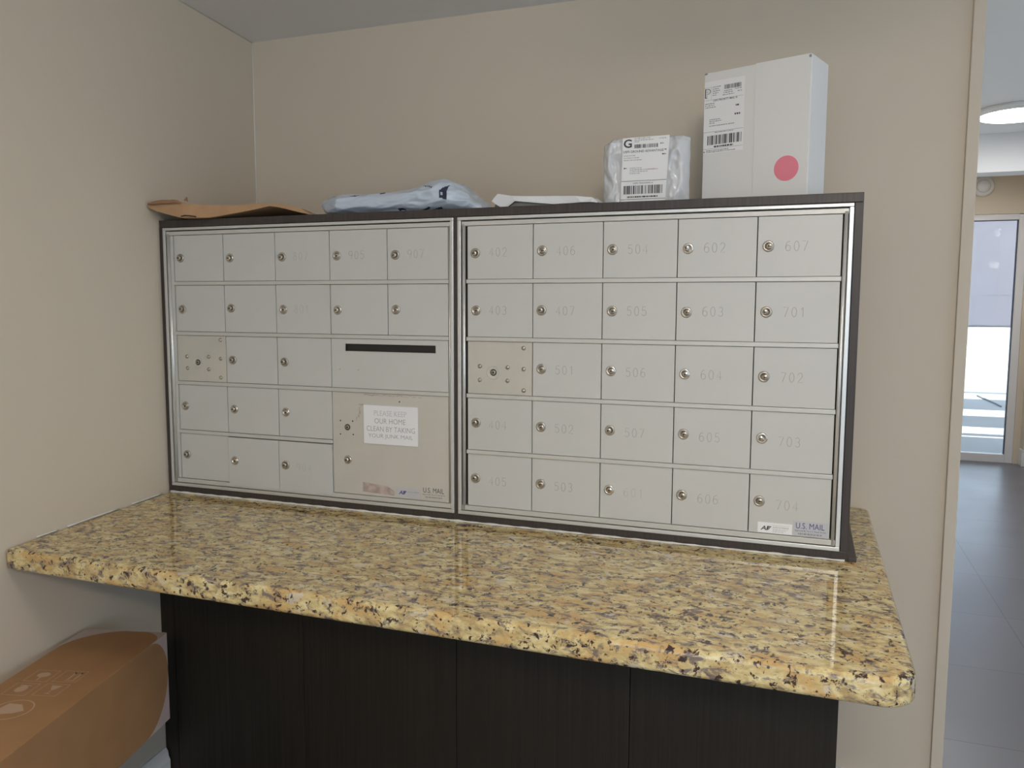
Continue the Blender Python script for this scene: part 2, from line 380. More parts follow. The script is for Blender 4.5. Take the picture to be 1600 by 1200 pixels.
# white caulk line where the walls meet
q = MB(); q.tube([(wall_x(YB) + 0.001, YB - 0.001, 1.6), (wall_x(YB) + 0.001, YB - 0.001, CEIL)], 0.0022); struct(q.build('trim_corner', M['caulk']))
q = MB(); q.tube([(wall_x(y) + 0.001, y, CEIL - 0.001) for y in (YB, -0.5, -1.5)], 0.0022); struct(q.build('trim_cornice', M['caulk']))

# ------------------------------------------------------------------ glass door at the end of the hall
d1 = struct(bpy.data.objects.new('door_1', None)); COL.objects.link(d1)
q = MB()
q.box(3.275, 3.335, YD + 0.01, YD + 0.08, 0, 2.135); q.box(2.22, 2.28, YD + 0.01, YD + 0.08, 0, 2.135)
q.box(2.28, 3.275, YD + 0.01, YD + 0.08, 2.10, 2.15); q.box(2.28, 3.275, YD + 0.01, YD + 0.08, 0, 0.072); q.build('door_frame', M['alu_frame'], d1, bevel=0.003)
q = MB(); q.box(3.268, 3.275, YD + 0.03, YD + 0.06, 0.072, 2.10); q.box(2.28, 3.268, YD + 0.03, YD + 0.06, 2.095, 2.10); q.build('seal', M['dark_seal'], d1)
q = MB(); q.box(2.28, 3.268, YD + 0.042, YD + 0.048, 0.072, 2.095); q.build('door_pane', M['glass'], d1)
sh = thing('roller_shade', 'grey cloth shade hanging halfway down outside the glass hall door', 'shade', (2.78, YD + 0.20, 1.18))
q = MB(); q.box(-0.9, 0.9, -0.001, 0.001, 0.012, 0.28); q.box(-0.9, 0.9, -0.0005, 0.0015, 0.28, 1.1); q.build('shade_cloth', M['shade'], sh)
q = MB(); q.box(-0.9, 0.9, -0.006, 0.006, 0, 0.012); q.build('bottom_rail', M['alu_frame'], sh)
q = MB(); q.lathe([(0.03, -0.9), (0.03, 0.9)], (0, 0, 0), 'z', 16); ro = q.build('roller', M['alu_frame'], sh, loc=(0, 0, 1.1)); ro.rotation_euler = (0, math.radians(90), 0)
sd = thing('smoke_detector', 'round white plastic detector on the wall above the glass door', 'detector', (2.985, YD, 2.385))
q = MB(); q.lathe([(0.085, 0.0), (0.085, 0.02), (0.07, 0.035)], (0, 0, 0), '-y', 24); q.build('detector_base', M['detector'], sd)
q = MB(); q.lathe([(0.055, 0.035), (0.05, 0.05), (0.03, 0.06), (0.008, 0.062)], (0, 0, 0), '-y', 24); q.build('detector_cap', M['detector'], sd)

# ------------------------------------------------------------------ lamps
def lamp(label, loc, r, glow, drop=0.0):
    t = thing('ceiling_light', label, 'ceiling light', loc)
    q = MB(); q.lathe([(r + 0.016, 0), (r + 0.016, -0.03), (r + 0.004, -0.036), (r, -0.036), (r, -0.026)], (0, 0, 0), 'z', 40); q.build('rim', M['white'], t)
    q = MB(); q.lathe([(0.004, -0.046 - drop), (r * 0.6, -0.043 - drop), (r * 0.93, -0.037 - drop), (r - 0.001, -0.0275 - drop), (r - 0.001, -0.0265)], (0, 0, 0), 'z', 40); q.build('diffuser', glow, t)
lamp('round white disc ceiling light glowing in the hall', (2.70, 3.66, HC), 0.205, M['lamph'])
lamp('unseen disc ceiling light added behind the beam to brighten the far wall', (2.75, 5.35, HC), 0.205, M['lamph'])  # extra light hidden by the beam, added to lift the dim far wall
lamp('unseen drum ceiling light added at the near end to brighten the hall', (2.75, 1.15, HC), 0.2, M['lampn'], 0.09)  # extra light out of view, added to brighten hall ceiling and floor
lamp('round drum ceiling light over the room near the counter', (1.75, -1.25, CEIL), 0.2, M['lamp'], 0.09)
lamp('round drum ceiling light at the rear of the room', (2.05, -2.95, CEIL), 0.2, M['lampr'], 0.09)

# ------------------------------------------------------------------ outside the hall door
G0 = -0.02
q = MB(); q.box(-8, 16, YD + 0.17, 12.8, G0 - 0.2, G0); struct(q.build('ground_paving', M['paving']))
q = MB(); q.box(-30, 40, 12.95, 60, G0 - 0.3, G0 - 0.05); struct(q.build('ground_road', M['road']))
q = MB(); q.box(-30, 40, 12.8, 12.95, G0 - 0.3, G0 + 0.02); struct(q.build('kerb_strip', M['kerb']))
q = MB(); q.box(-30, 40, 28.5, 30.2, G0 - 0.05, G0 - 0.03); struct(q.build('road_edge_strip', M['concrete']))
wo = tag(sbox('wall_outside', M['concrete'], -30, 40, 33.4, 33.8, G0 - 0.05, G0 + 0.72), 'low', 'wall')
for k in ('label', 'category'): del wo[k]
SH = 1.60                         # how far the sun throws a shadow from the added canopy's height
q = MB(); q.box(-1.5, 6.5, YD + 0.13, 6.46, 2.75, 2.95); struct(q.build('roof_eave', M['concrete']))
pg = thing('shadow_canopy', 'unseen slatted canopy added to cast shadow bands on the paving outside the hall door', 'shadow_canopy', (2.8, 8.0, G0))  # added out of view, beams spaced to throw the bands of shade
for y0, y1 in ((7.18, 8.17), (8.96, 10.30)):
    q = MB(); q.box(-5.5, 5.5, y0 - 8.0, y1 - 8.0, 2.66, 2.78); q.build('beam', M['concrete'], pg)
for px in (-5.3, 5.3):
    q = MB(); q.box(px - 0.1, px + 0.1, -0.82, 2.3, 2.5, 2.66); q.build('rail', M['concrete'], pg)
    for py in (-0.6, 2.1):
        q = MB(); q.box(px - 0.1, px + 0.1, py - 0.1, py + 0.1, 0, 2.5); q.build('post', M['concrete'], pg)
q = MB(); q.tube([(4.12, 12.35, 0.012 + G0), (4.13, 11.9, 0.014 + G0), (4.16, 11.4, 0.012 + G0), (4.16, 10.9, 0.012 + G0)], [0.012, 0.012, 0.011, 0.009])
tag(q.build('stick', M['kerb']), 'thin dark stick lying on the sunlit paving outside the glass door', 'stick')

# ------------------------------------------------------------------ granite counter
CT = 0.8403; TH = 0.046; YF = -0.547
pts = [(wall_x(YF) + 0.0012, YF)]
cx, cy, cr = 1.782 - 0.05, YF + 0.05, 0.05
pts += [(cx + cr * math.cos(a), cy + cr * math.sin(a)) for a in [math.radians(-90 + 90 * k / 8) for k in range(9)]]
cx, cy, cr = 1.782 - 0.02, 0.499 - 0.02, 0.02
pts += [(cx + cr * math.cos(a), cy + cr * math.sin(a)) for a in [math.radians(90 * k / 4) for k in range(5)]]
pts += [(wall_x(0.499) + 0.0012, 0.499)]
q = MB(); q.prism(pts, CT - TH, CT)
ct = q.build('countertop', M['granite'], bevel=0.010, seg=4)
tag(ct, 'speckled gold and brown granite counter slab under the mailboxes', 'countertop')
for p in ct.data.polygons: p.use_smooth = False
q = MB(); P = []; RR = []
for i in range(150):
    x = -0.04 + i * (1.745 / 149)
    P.append((x, -0.0022, CT + 0.0018)); RR.append(0.0029 - 0.0009 * i / 149 + 0.0016 * noise.noise((x * 22, 0, 3)) + 0.0006 * math.sin(i * 1.7))
q.tube(P, [max(0.0012, r) for r in RR], 6); struct(q.build('trim_caulk', M['caulk']))
q = MB()
for a, b in ((-0.46, -0.40), (-0.37, -0.20), (-0.15, -0.03)):
    q.tube([(wall_x(a + (b - a) * t / 6) + 0.0016, a + (b - a) * t / 6, CT + 0.001 + 0.001 * noise.noise((t, a * 9, 0))) for t in range(7)], 0.0021, 6)
struct(q.build('trim_caulk_left', M['caulk']))

# ------------------------------------------------------------------ dark cabinet under the counter
bc = thing('base_cabinet', 'dark espresso panelled cabinet carrying the granite counter', 'cabinet', (0, 0, 0))
BT = CT - TH; BY = -0.055
q = MB(); q.prism([(wall_x(BY) + 0.002, BY + 0.018), (1.7, BY + 0.018), (1.7, 0.498), (wall_x(0.498) + 0.002, 0.498)], 0, BT); q.build('carcass', M['base'], bc)
q = MB()
pr = [(wall_x(BY) + 0.0012, 0)]
pr = [(0.004, 0.0), (0.004, BT), (wall_x(BY) + 0.0012, BT), (wall_x(BY) + 0.0012, 0.0)]
q.slab(pr, BY, BY + 0.018); q.build('filler_strip', M['base'], bc)
for x0, x1 in ((0.0055, 0.4215), (0.423, 0.8535), (0.855, 1.2745), (1.276, 1.703)):
    q = MB(); q.box(x0, x1, BY, BY + 0.018, 0, BT); q.build('front_panel', M['base'], bc, bevel=0.0012)

# ------------------------------------------------------------------ wooden case round the mailboxes
CB = CT + 0.0003; CTOP = Z0 + 0.7075
case = thing('mailbox_case', 'dark espresso wooden case framing both mailbox banks on the counter', 'case', (0, 0, CB))
h = CTOP - CB
q = MB(); q.prism([(-0.0465, 0), (1.711, 0), (1.711, 0.498), (wall_x(0.498) + 0.03, 0.498)], h - 0.019, h); q.build('top_panel', M['case'], case, bevel=0.0012)
q = MB(); q.box(-0.0465, -0.0336, 0.0, 0.45, 0.0195, h - 0.019); q.build('side_panel', M['case'], case)
q = MB(); q.box(1.6952, 1.711, 0.0, 0.498, 0.0195, h - 0.019); q.build('side_panel', M['case'], case, bevel=0.001)
q = MB(); q.box(0.8280, 0.8368, 0.0, 0.45, 0.0195, h - 0.019); q.build('divider', M['case'], case)
q = MB(); q.box(-0.0465, 1.711, 0.0, 0.49, 0.0, 0.0195); q.build('bottom_panel', M['case'], case, bevel=0.001)
q = MB(); q.box(1.711, 1.7275, -0.001, 0.45, 0.0, 0.008); q.build('base_strip', M['case'], case, bevel=0.001)
q = MB(); q.box(-0.0336, 0.8280, 0.42, 0.43, 0.0195, h - 0.019); q.box(0.8368, 1.6952, 0.42, 0.43, 0.0195, h - 0.019); q.build('back_panel', M['case'], case)

# ------------------------------------------------------------------ mailboxes
def arc(cx, cy, rx, ry, a0, a1, n=10): return [(cx + rx * math.cos(math.radians(a0 + (a1 - a0) * i / n)), cy + ry * math.sin(math.radians(a0 + (a1 - a0) * i / n))) for i in range(n + 1)]
DIG = {'0': [arc(.31, .5, .29, .5, 90, 450, 18)], '1': [[(.12, .78), (.36, 1), (.36, 0)]],
       '2': [arc(.3, .72, .29, .28, 170, -35, 10) + [(.02, 0), (.62, 0)]],
       '3': [arc(.28, .75, .27, .25, 150, -90, 10)[:-1] + arc(.28, .26, .31, .26, 90, -150, 10)],
       '4': [[(.46, 0), (.46, 1), (0, .3), (.64, .3)]],
       '5': [[(.56, 1), (.1, 1), (.05, .56)] + arc(.28, .32, .32, .32, 125, -145, 10)],
       '6': [[(.52, .97)] + arc(.42, .45, .41, .55, 105, 180, 6) + arc(.31, .3, .3, .3, 180, -180, 16)],
       '7': [[(0, 1), (.62, 1), (.2, 0)]],
       '8': [arc(.31, .76, .24, .24, -90, 270, 14), arc(.31, .26, .3, .26, 90, 450, 14)],
       '9': [arc(.31, .7, .3, .3, 0, 360, 16) + arc(.2, .55, .41, .55, 0, -75, 6)]}
def engrave(q, t, x, z, hgt, m):
    w = hgt * 0.80
    for i, ch in enumerate(t):
        for pl in DIG[ch]:
            q.tube([(x + (a + i * 1.05) * w, 0.00035, z + b * hgt) for a, b in pl], 0.00075, 5, m)
def add_lock(parent, x, z, rnd, mt=None, r=0.0116):
    dx = rnd.choice([-0.0028, -0.0018, 0.0024, 0.003]); dz = rnd.uniform(-0.0008, 0.0008)
    q = MB()
    q.lathe([(r, 0), (r, 0.0012), (r * 0.93, 0.0026), (r * 0.62, 0.0032), (r * 0.60, 0.0024)], (x, 0, z), '-y', 24, 0)
    q.lathe([(r * 0.54, 0.002), (r * 0.54, 0.0046), (r * 0.46, 0.0056)], (x + dx, 0, z + dz), '-y', 18, 0)
    q.box(x + dx - 0.0031, x + dx + 0.0031, -0.0060, -0.0050, z + dz - 0.0009, z + dz + 0.0009, 1)
    q.box(x + dx - 0.0031, x + dx - 0.0008, -0.00605, -0.0050, z + dz - 0.0018, z + dz + 0.0018, 1)
    return q.build('lock', [mt or M['nickel'], M['black']], parent)
def flush_lock(parent, x, z):
    q = MB(); q.lathe([(0.0078, 0), (0.0078, 0.001), (0.0062, 0.0018), (0.006, 0.0008)], (x, 0, z), '-y', 22, 1)
    q.lathe([(0.0056, 0.0005), (0.0056, 0.002), (0.0046, 0.0024)], (x, 0, z), '-y', 18, 0)
    q.box(x - 0.003, x + 0.003, -0.0028, -0.002, z - 0.0009, z + 0.0009, 1); q.box(x - 0.0009, x + 0.0009, -0.0028, -0.002, z - 0.003, z + 0.003, 1)
    q.build('lock', [M['dullnickel'], M['black']], parent)

PITCH = 0.1626; RH = 0.13454; TOPZ = 0.6658; BOTZ = 0.0041
UX = (1, 0, 0); UZ = (0, 0, 1)
def mailbox_bank(X0, layout, label, left, right, halfr):
    t = thing('mailbox_bank', label, 'mailboxes', (X0, 0, Z0), group=None)
    fx0, fx1, fz0, fz1 = -left, 0.813 + right, -0.0195, 0.6870
    yl = -0.004
    q = MB()      # outer lip: mitred flat aluminium angle
    lw = 0.0085
    q.box(fx0, fx1, yl, 0.012, fz1 - 0.0072, fz1); q.box(fx0, fx1, yl, 0.012, fz0, fz0 + 0.0088)
    q.box(fx0, fx0 + lw, yl, 0.012, fz0 + 0.0088, fz1 - 0.0072); q.box(fx1 - lw, fx1, yl, 0.012, fz0 + 0.0088, fz1 - 0.0072)
    q.build('outer_frame', M['alu'], t, bevel=0.0011)
    q = MB()      # header and sill tracks
    q.box(fx0 + lw + 0.002, fx1 - lw - 0.0005, -0.0020, 0.012, TOPZ + 0.0012, fz1 - 0.0100)
    q.build('track', M['bar'], t, bevel=0.0008)
    q = MB(); q.box(fx0 + lw + 0.002, fx1 - lw - 0.0005, -0.0026, 0.012, fz0 + 0.0108, BOTZ - 0.0012); q.build('track', M['bar'], t, bevel=0.0008)
    jl = fx0 + lw + 0.0028 + halfr
    q = MB(); q.lathe([(halfr, 0), (halfr, TOPZ - BOTZ + 0.016)], (jl, 0.0005, BOTZ - 0.011), 'z', 20); q.build('jamb_rod', M['alu'], t)
    jr = fx1 - lw - 0.0012 - min(halfr, (right - lw - 0.0016) / 2)
    rr_ = max(0.0018, min(halfr, (right - lw - 0.0022) / 2))
    q = MB(); q.lathe([(rr_, 0), (rr_, TOPZ - BOTZ + 0.016)], (jr, 0.0005, BOTZ - 0.011), 'z', 20); q.build('jamb_rod', M['alu'], t)
    if left > 0.03:
        q = MB(); q.box(jl + halfr + 0.0005, -0.0012, -0.0005, 0.01, BOTZ, TOPZ); q.build('jamb_plate', M['door'], t)
    q = MB(); q.box(fx0 + 0.001, fx1 - 0.001, 0.012, 0.40, fz0 + 0.001, fz1 - 0.001); q.build('compartment_body', M['void'], t)
    for k, span in layout['rails']:
        zc = (5 - k) * RH
        q = MB(); q.box(span[0], span[1], -0.0034, 0.010, zc - 0.0047, zc + 0.0047); q.build('rail', M['bar'], t, bevel=0.001)
    rnd = random.Random(int(X0 * 100) + 5)
    def cell(c0, c1, r0, r1):
        x0 = c0 * PITCH + 0.0011; x1 = c1 * PITCH - 0.0011
        zt = TOPZ if r0 == 0 else (5 - r0) * RH - 0.0056
        zb = BOTZ if r1 == 5 else (5 - r1) * RH + 0.0056
        return x0, x1, zb, zt
    for (r, c), num in layout['doors'].items():
        x0, x1, zb, zt = cell(c, c + 1, r, r + 1)
        low = (r, c) in layout.get('sagging', ())
        if low: zt -= 0.0015; zb -= 0.0085
        q = MB(); w, hh = x1 - x0, zt - zb
        q.box(0, w, 0, 0.009, 0, hh, 0)
        if num: engrave(q, num.strip('~'), 0.0545, hh * 0.5 - 0.0095, 0.0195, 1)
        d = q.build('mailbox_door', [M['door'], M['groove2'] if '~' in (num or '') else M['groove']], t, loc=(x0, -0.0042 if low else 0, zb), bevel=0.0008)
        if num: d['label'] = 'grey mailbox door engraved ' + num.strip('~')
        add_lock(d, 0.0205 + rnd.uniform(-0.001, 0.001), hh * (0.5 if r < 3 else 0.53) + rnd.uniform(-0.002, 0.002), rnd, M['nickel'] if rnd.random() < 0.35 else M['dullnickel'])
        if (r, c) in layout.get('stickers', ()): stickers(d, w, 0.0)
    r, c = layout['master']
    x0, x1, zb, zt = cell(c, c + 1, r, r + 1); hh = zt - zb; w = x1 - x0
    q = MB(); q.box(0, w, 0, 0.009, 0, hh)
    lx, lz = layout['master_lock']
    ring = [(0.0175, 0), (0.0175, 0.0006), (0.0165, 0.0011), (0.0150, 0.0011), (0.0142, 0.0003)]
    q.lathe(ring, (lx - x0, 0, lz - zb), '-y', 28)
    mp = q.build('master_panel', M['old'], t, loc=(x0, 0.0004, zb), bevel=0.0008)
    mp['label'] = 'tan riveted panel with a flush keyhole'
    flush_lock(mp, lx - x0, lz - zb)
    for rx, rz in layout['rivets']:
        q = MB(); q.lathe([(0.0052, 0), (0.0049, 0.0014), (0.0036, 0.0027), (0.0012, 0.0033)], (rx - x0, 0, rz - zb), '-y', 16); q.build('rivet', M['dullnickel'], mp)
    return t, cell

def stickers(d, w, z, old=False):
    o = (0, -0.0004, 0)
    q = MB(); bx0 = w - 0.0715; bw = 0.0690
    q.box(bx0, bx0 + bw, -0.0003, 0.0001, z + 0.001, z + 0.0325, 0)
    q.text('U.S. MAIL', bx0 + 0.006, z + 0.0165, bw - 0.013, 0.0125, o, UX, UZ, 1)
    q.text('Approved By The U.S. Postal Service', bx0 + 0.004, z + 0.0095, bw - 0.008, 0.0045, o, UX, UZ, 1)
    q.scrawl(bx0 + 0.011, bx0 + bw - 0.012, z + 0.004, 0.0032, o, UX, UZ, 2, 4)
    q.build('mail_sticker', [M['silver'] if not old else M['old'], M['navy'] if not old else M['ink'], M['greyink']], d)
    q = MB(); ax0 = bx0 - 0.0705; aw = 0.0692
    if old: ax0, aw = bx0 - 0.0675, 0.0645
    q.box(ax0, ax0 + aw, -0.0003, 0.0001, z + 0.001, z + 0.0235, 0)
    mk = 1
    q.text('A', ax0 + 0.006, z + 0.0065, 0.0115, 0.0095, o, UX, UZ, mk, bold=0.02, skew=0.25)
    u0 = ax0 + 0.0165     # the winged F of the maker's mark
    q.flat([(u0 + 0.001, z + 0.0065), (u0 + 0.0035, z + 0.0065), (u0 + 0.0055, z + 0.016), (u0 + 0.003, z + 0.016)], o, UX, UZ, mk)
    for k in range(3):
        q.flat([(u0 + 0.003 - k * 0.0004, z + 0.0136 - k * 0.0028), (u0 + 0.0105 - k * 0.002, z + 0.0136 - k * 0.0028), (u0 + 0.0113 - k * 0.002, z + 0.0157 - k * 0.0028), (u0 + 0.0035 - k * 0.0004, z + 0.0157 - k * 0.0028)], o, UX, UZ, mk)
    q.text('AUTH FLORENCE', ax0 + 0.0305, z + 0.0125, 0.032, 0.003, o, UX, UZ, 2, bold=0.01)
    for k in range(3): q.scrawl(ax0 + 0.0305, ax0 + 0.0305 + 0.03 - 0.004 * k, z + 0.0092 - k * 0.0028, 0.0012, o, UX, UZ, 3, k + 11)
    q.rect(ax0 + 0.029, ax0 + aw - 0.006, z + 0.0178, z + 0.0184, o, UX, UZ, 3)
    q.build('maker_sticker', [M['paper'] if not old else M['silver'], M['ink'] if not old else M['navy'], M['greyink'], M['paleink']], d)

GR = {(r, c): n for r, row in enumerate(['402 406 504 602 607', '403 407 505 603 701', 'x 501 506 604 702', '404 502 507 605 703', '405 503 601~ 606 704']) for c, n in enumerate(row.split()) if n != 'x'}
X2 = 0.8616
mailbox_bank(X2, dict(doors=GR, master=(2, 0), master_lock=(0.9278 - X2, 0.326), stickers=((4, 4),),
                      rails=[(k, (-0.0015, 0.8138)) for k in (1, 2, 3, 4)],
                      rivets=[(a - X2, b) for a, b in ((.8930, .340), (.8930, .3072), (.963, .339), (.963, .3076), (1.0022, .3846), (1.0025, .3358), (1.0027, .2862))]),
             'grey bank of twenty-four locked mailboxes numbered 402 to 704, the one on the right', 0.0238, 0.0194, 0.0040)
GL = {(r, c): n for r, row in enumerate(['- - 807~ 905 907', '- - 801~ - -', 'x - -', '- - -', '- - 904~']) for c, n in enumerate(row.split()) if n != 'x'}
GL = {k: (None if v == '-' else v) for k, v in GL.items()}
bank, cell = mailbox_bank(0.0, dict(doors=GL, master=(2, 0), master_lock=(0.0688, 0.326), sagging=((4, 1), (4, 2)),
                      rails=[(1, (-0.006, 0.8138)), (2, (-0.006, 0.8138)), (3, (-0.006, 0.8138)), (4, (-0.006, 3 * PITCH))],
                      rivets=[(.0318, .3409), (.0322, .3095), (.1044, .3419), (.1036, .3082), (.1446, .3878), (.1436, .3377), (.1427, .287)]),
             'grey bank of mailboxes with an outgoing mail slot and notice, left of the two', 0.0326, 0.0142, 0.0052)
# outgoing mail panel with its slot
x0, x1, zb, zt = cell(3, 5, 2, 3)
sx0, sx1, sz0, sz1 = 0.5297 - x0, 0.7792 - x0, 0.3675 - zb, 0.3858 - zb
q = MB(); w, hh = x1 - x0, zt - zb
q.box(0, w, 0, 0.004, 0, sz0); q.box(0, w, 0, 0.004, sz1, hh); q.box(0, sx0, 0, 0.004, sz0, sz1); q.box(sx1, w, 0, 0.004, sz0, sz1)
for px, pz in ((0.5119 - x0, 0.3215 - zb), (0.5655 - x0, 0.3207 - zb)): q.lathe([(0.0016, 0), (0.0014, 0.0006)], (px, 0, pz), '-y', 10, 1)
op = q.build('outgoing_mail_panel', [M['door'], M['dullnickel']], bank, loc=(x0, 0.0, zb))
q = MB(); q.box(sx0 - 0.001, sx1 + 0.001, 0.0042, 0.0062, sz0 - 0.001, sz1 + 0.001); q.build('slot_flap', M['black'], op)
q = MB()
for a, b, c, e in ((sx0 - 0.0016, sx1 + 0.0016, sz1, sz1 + 0.0014), (sx0 - 0.0016, sx1 + 0.0016, sz0 - 0.0014, sz0), (sx0 - 0.0016, sx0, sz0, sz1), (sx1, sx1 + 0.0016, sz0, sz1)): q.box(a, b, -0.0012, 0.004, c, e)
q.build('slot_bezel', M['bar'], op)
# large parcel / collection door
x0, x1, zb, zt = cell(3, 5, 3, 5)
q = MB(); w, hh = x1 - x0, zt - zb; q.box(0, w, 0, 0.009, 0, hh)
for px, pz in ((.5112, .1904), (.5466, .1906), (.5105, .1558), (.5478, .1564), (0.6794, 0.2453)): q.lathe([(0.0019, 0), (0.0017, 0.0006)], (px - x0, 0, pz - zb), '-y', 10, 1)
o = (-x0, -0.0003, -zb)
q.flat([(0.5735, 0.0370), (0.6450, 0.0310), (0.6640, 0.0200), (0.6624, 0.0085), (0.5731, 0.0125)], o, UX, UZ, 2)
for k in range(26):
    u = random.uniform(0.575, 0.735); v = 0.2585 + random.uniform(-0.002, 0.002) - 0.0
    q.rect(u, u + random.uniform(0.003, 0.012), v, v + random.uniform(0.0008, 0.002), o, UX, UZ, 3)
for k in range(9):
    u = 0.556 + k * 0.0018 + random.uniform(-0.003, 0.003); v = 0.192 + k * 0.0045
    q.rect(u, u + random.uniform(0.0015, 0.004), v, v + random.uniform(0.003, 0.007), o, UX, UZ, 3)
q.rect(0.565, 0.579, 0.2325, 0.2355, o, UX, UZ, 3)
bd = q.build('collection_door', [M['old'], M['black'], M['adhesive'], M['scuff']], bank, loc=(x0, 0.0002, zb), bevel=0.0)
bd['label'] = 'large worn tan door carrying the white notice'
flush_lock(bd, 0.5314 - x0, 0.1745 - zb)
add_lock(bd, 0.5312 - x0, 0.0912 - zb, random.Random(3), M['nickel'], 0.0108)
stickers(bd, w - 0.0035, 0.0045 - 0.001, old=True)
q = MB(); sx, sz = 0.5800 - x0, 0.1371 - zb; sw, shh = 0.1506, 0.0970
q.box(sx, sx + sw, -0.0028, -0.0002, sz, sz + shh, 0)
o = (0, -0.0029, 0)
for t_, u, wd, v, mi in (('PLEASE KEEP', .030, .090, .0690, 2), ('OUR HOME', .031, .086, .0495, 1), ('CLEAN BY TAKING', .0085, .134, .0295, 1), ('YOUR JUNK MAIL', .013, .124, .0105, 1)):
    q.text(t_, sx + u, sz + v + 0.0025, wd, 0.0128, o, UX, UZ, mi, bold=-0.012)
q.build('notice_plate', [M['plate'], M['greyink'], M['paleink']], bd)['label'] = 'white notice plate with grey lettering'

# ------------------------------------------------------------------ parcels on top of the case
def soft(prof_hi, prof_lo, y0, y1, nx, nt, ex, crease, seed, ref, paint=None, endy=0.35, nscale=14, ax=1.0):
    """A limp parcel: closed skin whose height follows the given profile; ref is its own origin."""
    xs = [prof_hi[0][0] + (prof_hi[-1][0] - prof_hi[0][0]) * i / (nx - 1) for i in range(nx)]
    vs_, fs, ms = [], [], []
    for i, x in enumerate(xs):
        hi, lo = lerp(prof_hi, x), lerp(prof_lo, x)
        e = min(i, nx - 1 - i) / (nx - 1); k = endy + (1 - endy) * min(1, e / 0.18) ** 0.6
        yc, hy = (y0 + y1) / 2, (y1 - y0) / 2 * k
        for j in range(nt):
            a = 2 * math.pi * j / nt; c_, s_ = math.cos(a), math.sin(a)
            yy = yc - hy * math.copysign(abs(c_) ** ex, c_) if c_ else yc
            zz = (hi + lo) / 2 + (hi - lo) / 2 * (math.copysign(abs(s_) ** ex, s_) if s_ else 0)
            p = Vector((x * nscale * ax, yy * nscale, zz * nscale * 2.2 + seed))
            rid = 1 - abs(noise.noise(p)) * 2; rid2 = 1 - abs(noise.noise(p * 2.3 + Vector((5, 1, 2)))) * 2
            dsp = crease * (0.65 * (rid - 0.5) + 0.35 * (rid2 - 0.5))
            if zz + dsp * max(0, s_) < lo: dsp = 0
            vs_.append((x + dsp * 0.3 - ref[0], yy - dsp * c_ - ref[1], max(0.0004, zz + dsp * max(0.0, s_) - ref[2])))
    for i in range(nx - 1):
        for j in range(nt):
            f = (i * nt + j, i * nt + (j + 1) % nt, (i + 1) * nt + (j + 1) % nt, (i + 1) * nt + j)
            fs.append(f); ms.append(paint(sum(vs_[k][0] for k in f) / 4 + ref[0], sum(vs_[k][1] for k in f) / 4 + ref[1], sum(vs_[k][2] for k in f) / 4 + ref[2], 2 * math.pi * (j + .5) / nt) if paint else 0)
    fs.append(tuple(range(nt))); ms.append(0); fs.append(tuple((nx - 1) * nt + j for j in range(nt - 1, -1, -1))); ms.append(0)
    q = MB(); q.v = vs_; q.f = [list(f) for f in fs]; q.m = ms; q.s = [True] * len(fs)
    return q
T = CTOP                     # top surface of the case

# flattened kraft bag, its folded end against the wall
bag = thing('paper_bag', 'flattened brown kraft paper bag on the case top against the left wall', 'paper bag', (0.18, 0.1, T))
zhi = [(-.05, .741), (-.02, .748), (.0, .7495), (.06, .748), (.09, .743), (.147, .7405), (.21, .738), (.27, .7415), (.35, .736), (.4, .7255), (.43, .7095)]
zlo = [(-.05, .7385), (-.02, .727), (.02, .7165), (.05, .7090), (.13, .7085), (.16, .7125), (.22, .7200), (.27, .7270), (.31, .7335), (.335, .7300), (.36, .7245), (.4, .7145), (.43, .7083)]
yfr = [(-.05, -.047), (.0, -.042), (.06, -.032), (.16, -.008), (.27, .0), (.43, .006)]
NX, NY = 90, 26
q = MB(); top, bot = [], []
for i in range(NX):
    s_ = i / (NX - 1)
    for j in range(NY):
        t_ = j / (NY - 1); xe = -.048 + s_ * .478
        y = lerp(yfr, xe) + t_ * 0.27
        x = (wall_x(y) + 0.004) * (1 - s_) + (0.43 - 0.09 * t_ + 0.006 * math.sin(9 * t_)) * s_
        hi, lo = lerp(zhi, xe) - 0.7075, lerp(zlo, xe) - 0.7075
        cr = 0.0035 * noise.noise((x * 22, y * 16, 1.0)) + 0.0015 * noise.noise((x * 60, y * 40, 4.0))
        k = (1 - t_) ** 1.4
        zt_ = hi * k + 0.012 * (1 - k) + cr * min(1, t_ * 6) * (0.6 + 0.4 * k)
        kb = max(0, 1 - t_ * 1.15) ** 0.8
        zb_ = lo * kb + 0.0006 * (1 - kb)
        top.append((x - 0.18, y - 0.1, max(zt_, zb_ + 0.001))); bot.append((x - 0.18, y - 0.1, max(0.0004, zb_)))
o_ = NX * NY
fs = []
for i in range(NX - 1):
    for j in range(NY - 1):
        a, b, c_, e = i * NY + j, (i + 1) * NY + j, (i + 1) * NY + j + 1, i * NY + j + 1
        fs.append((a, b, c_, e)); fs.append((o_ + a, o_ + e, o_ + c_, o_ + b))
for i in range(NX - 1):
    a, b = i * NY, (i + 1) * NY; fs.append((a, o_ + a, o_ + b, b))
    a, b = i * NY + NY - 1, (i + 1) * NY + NY - 1; fs.append((a, b, o_ + b, o_ + a))
for j in range(NY - 1):
    fs.append((j, j + 1, o_ + j + 1, o_ + j)); a = (NX - 1) * NY + j; fs.append((a, o_ + a, o_ + a + 1, a + 1))
q.add(top + bot, fs, 0, False); q.build('bag_body', M['kraft'], bag)
q = MB()      # rolled-over strip along the raised end
P = [(wall_x(-.045 + .0) + .012 + .100 * k / 9 - .18, -.052 + .010 * k / 9 - .1 , .0375 + .0045 * math.sin(k / 9 * 3.0) + (.002 if k in (7, 8) else 0)) for k in range(10)]
q.tube(P, [.0022, .0042, .005, .0052, .0052, .005, .005, .0048, .0042, .002], 8)
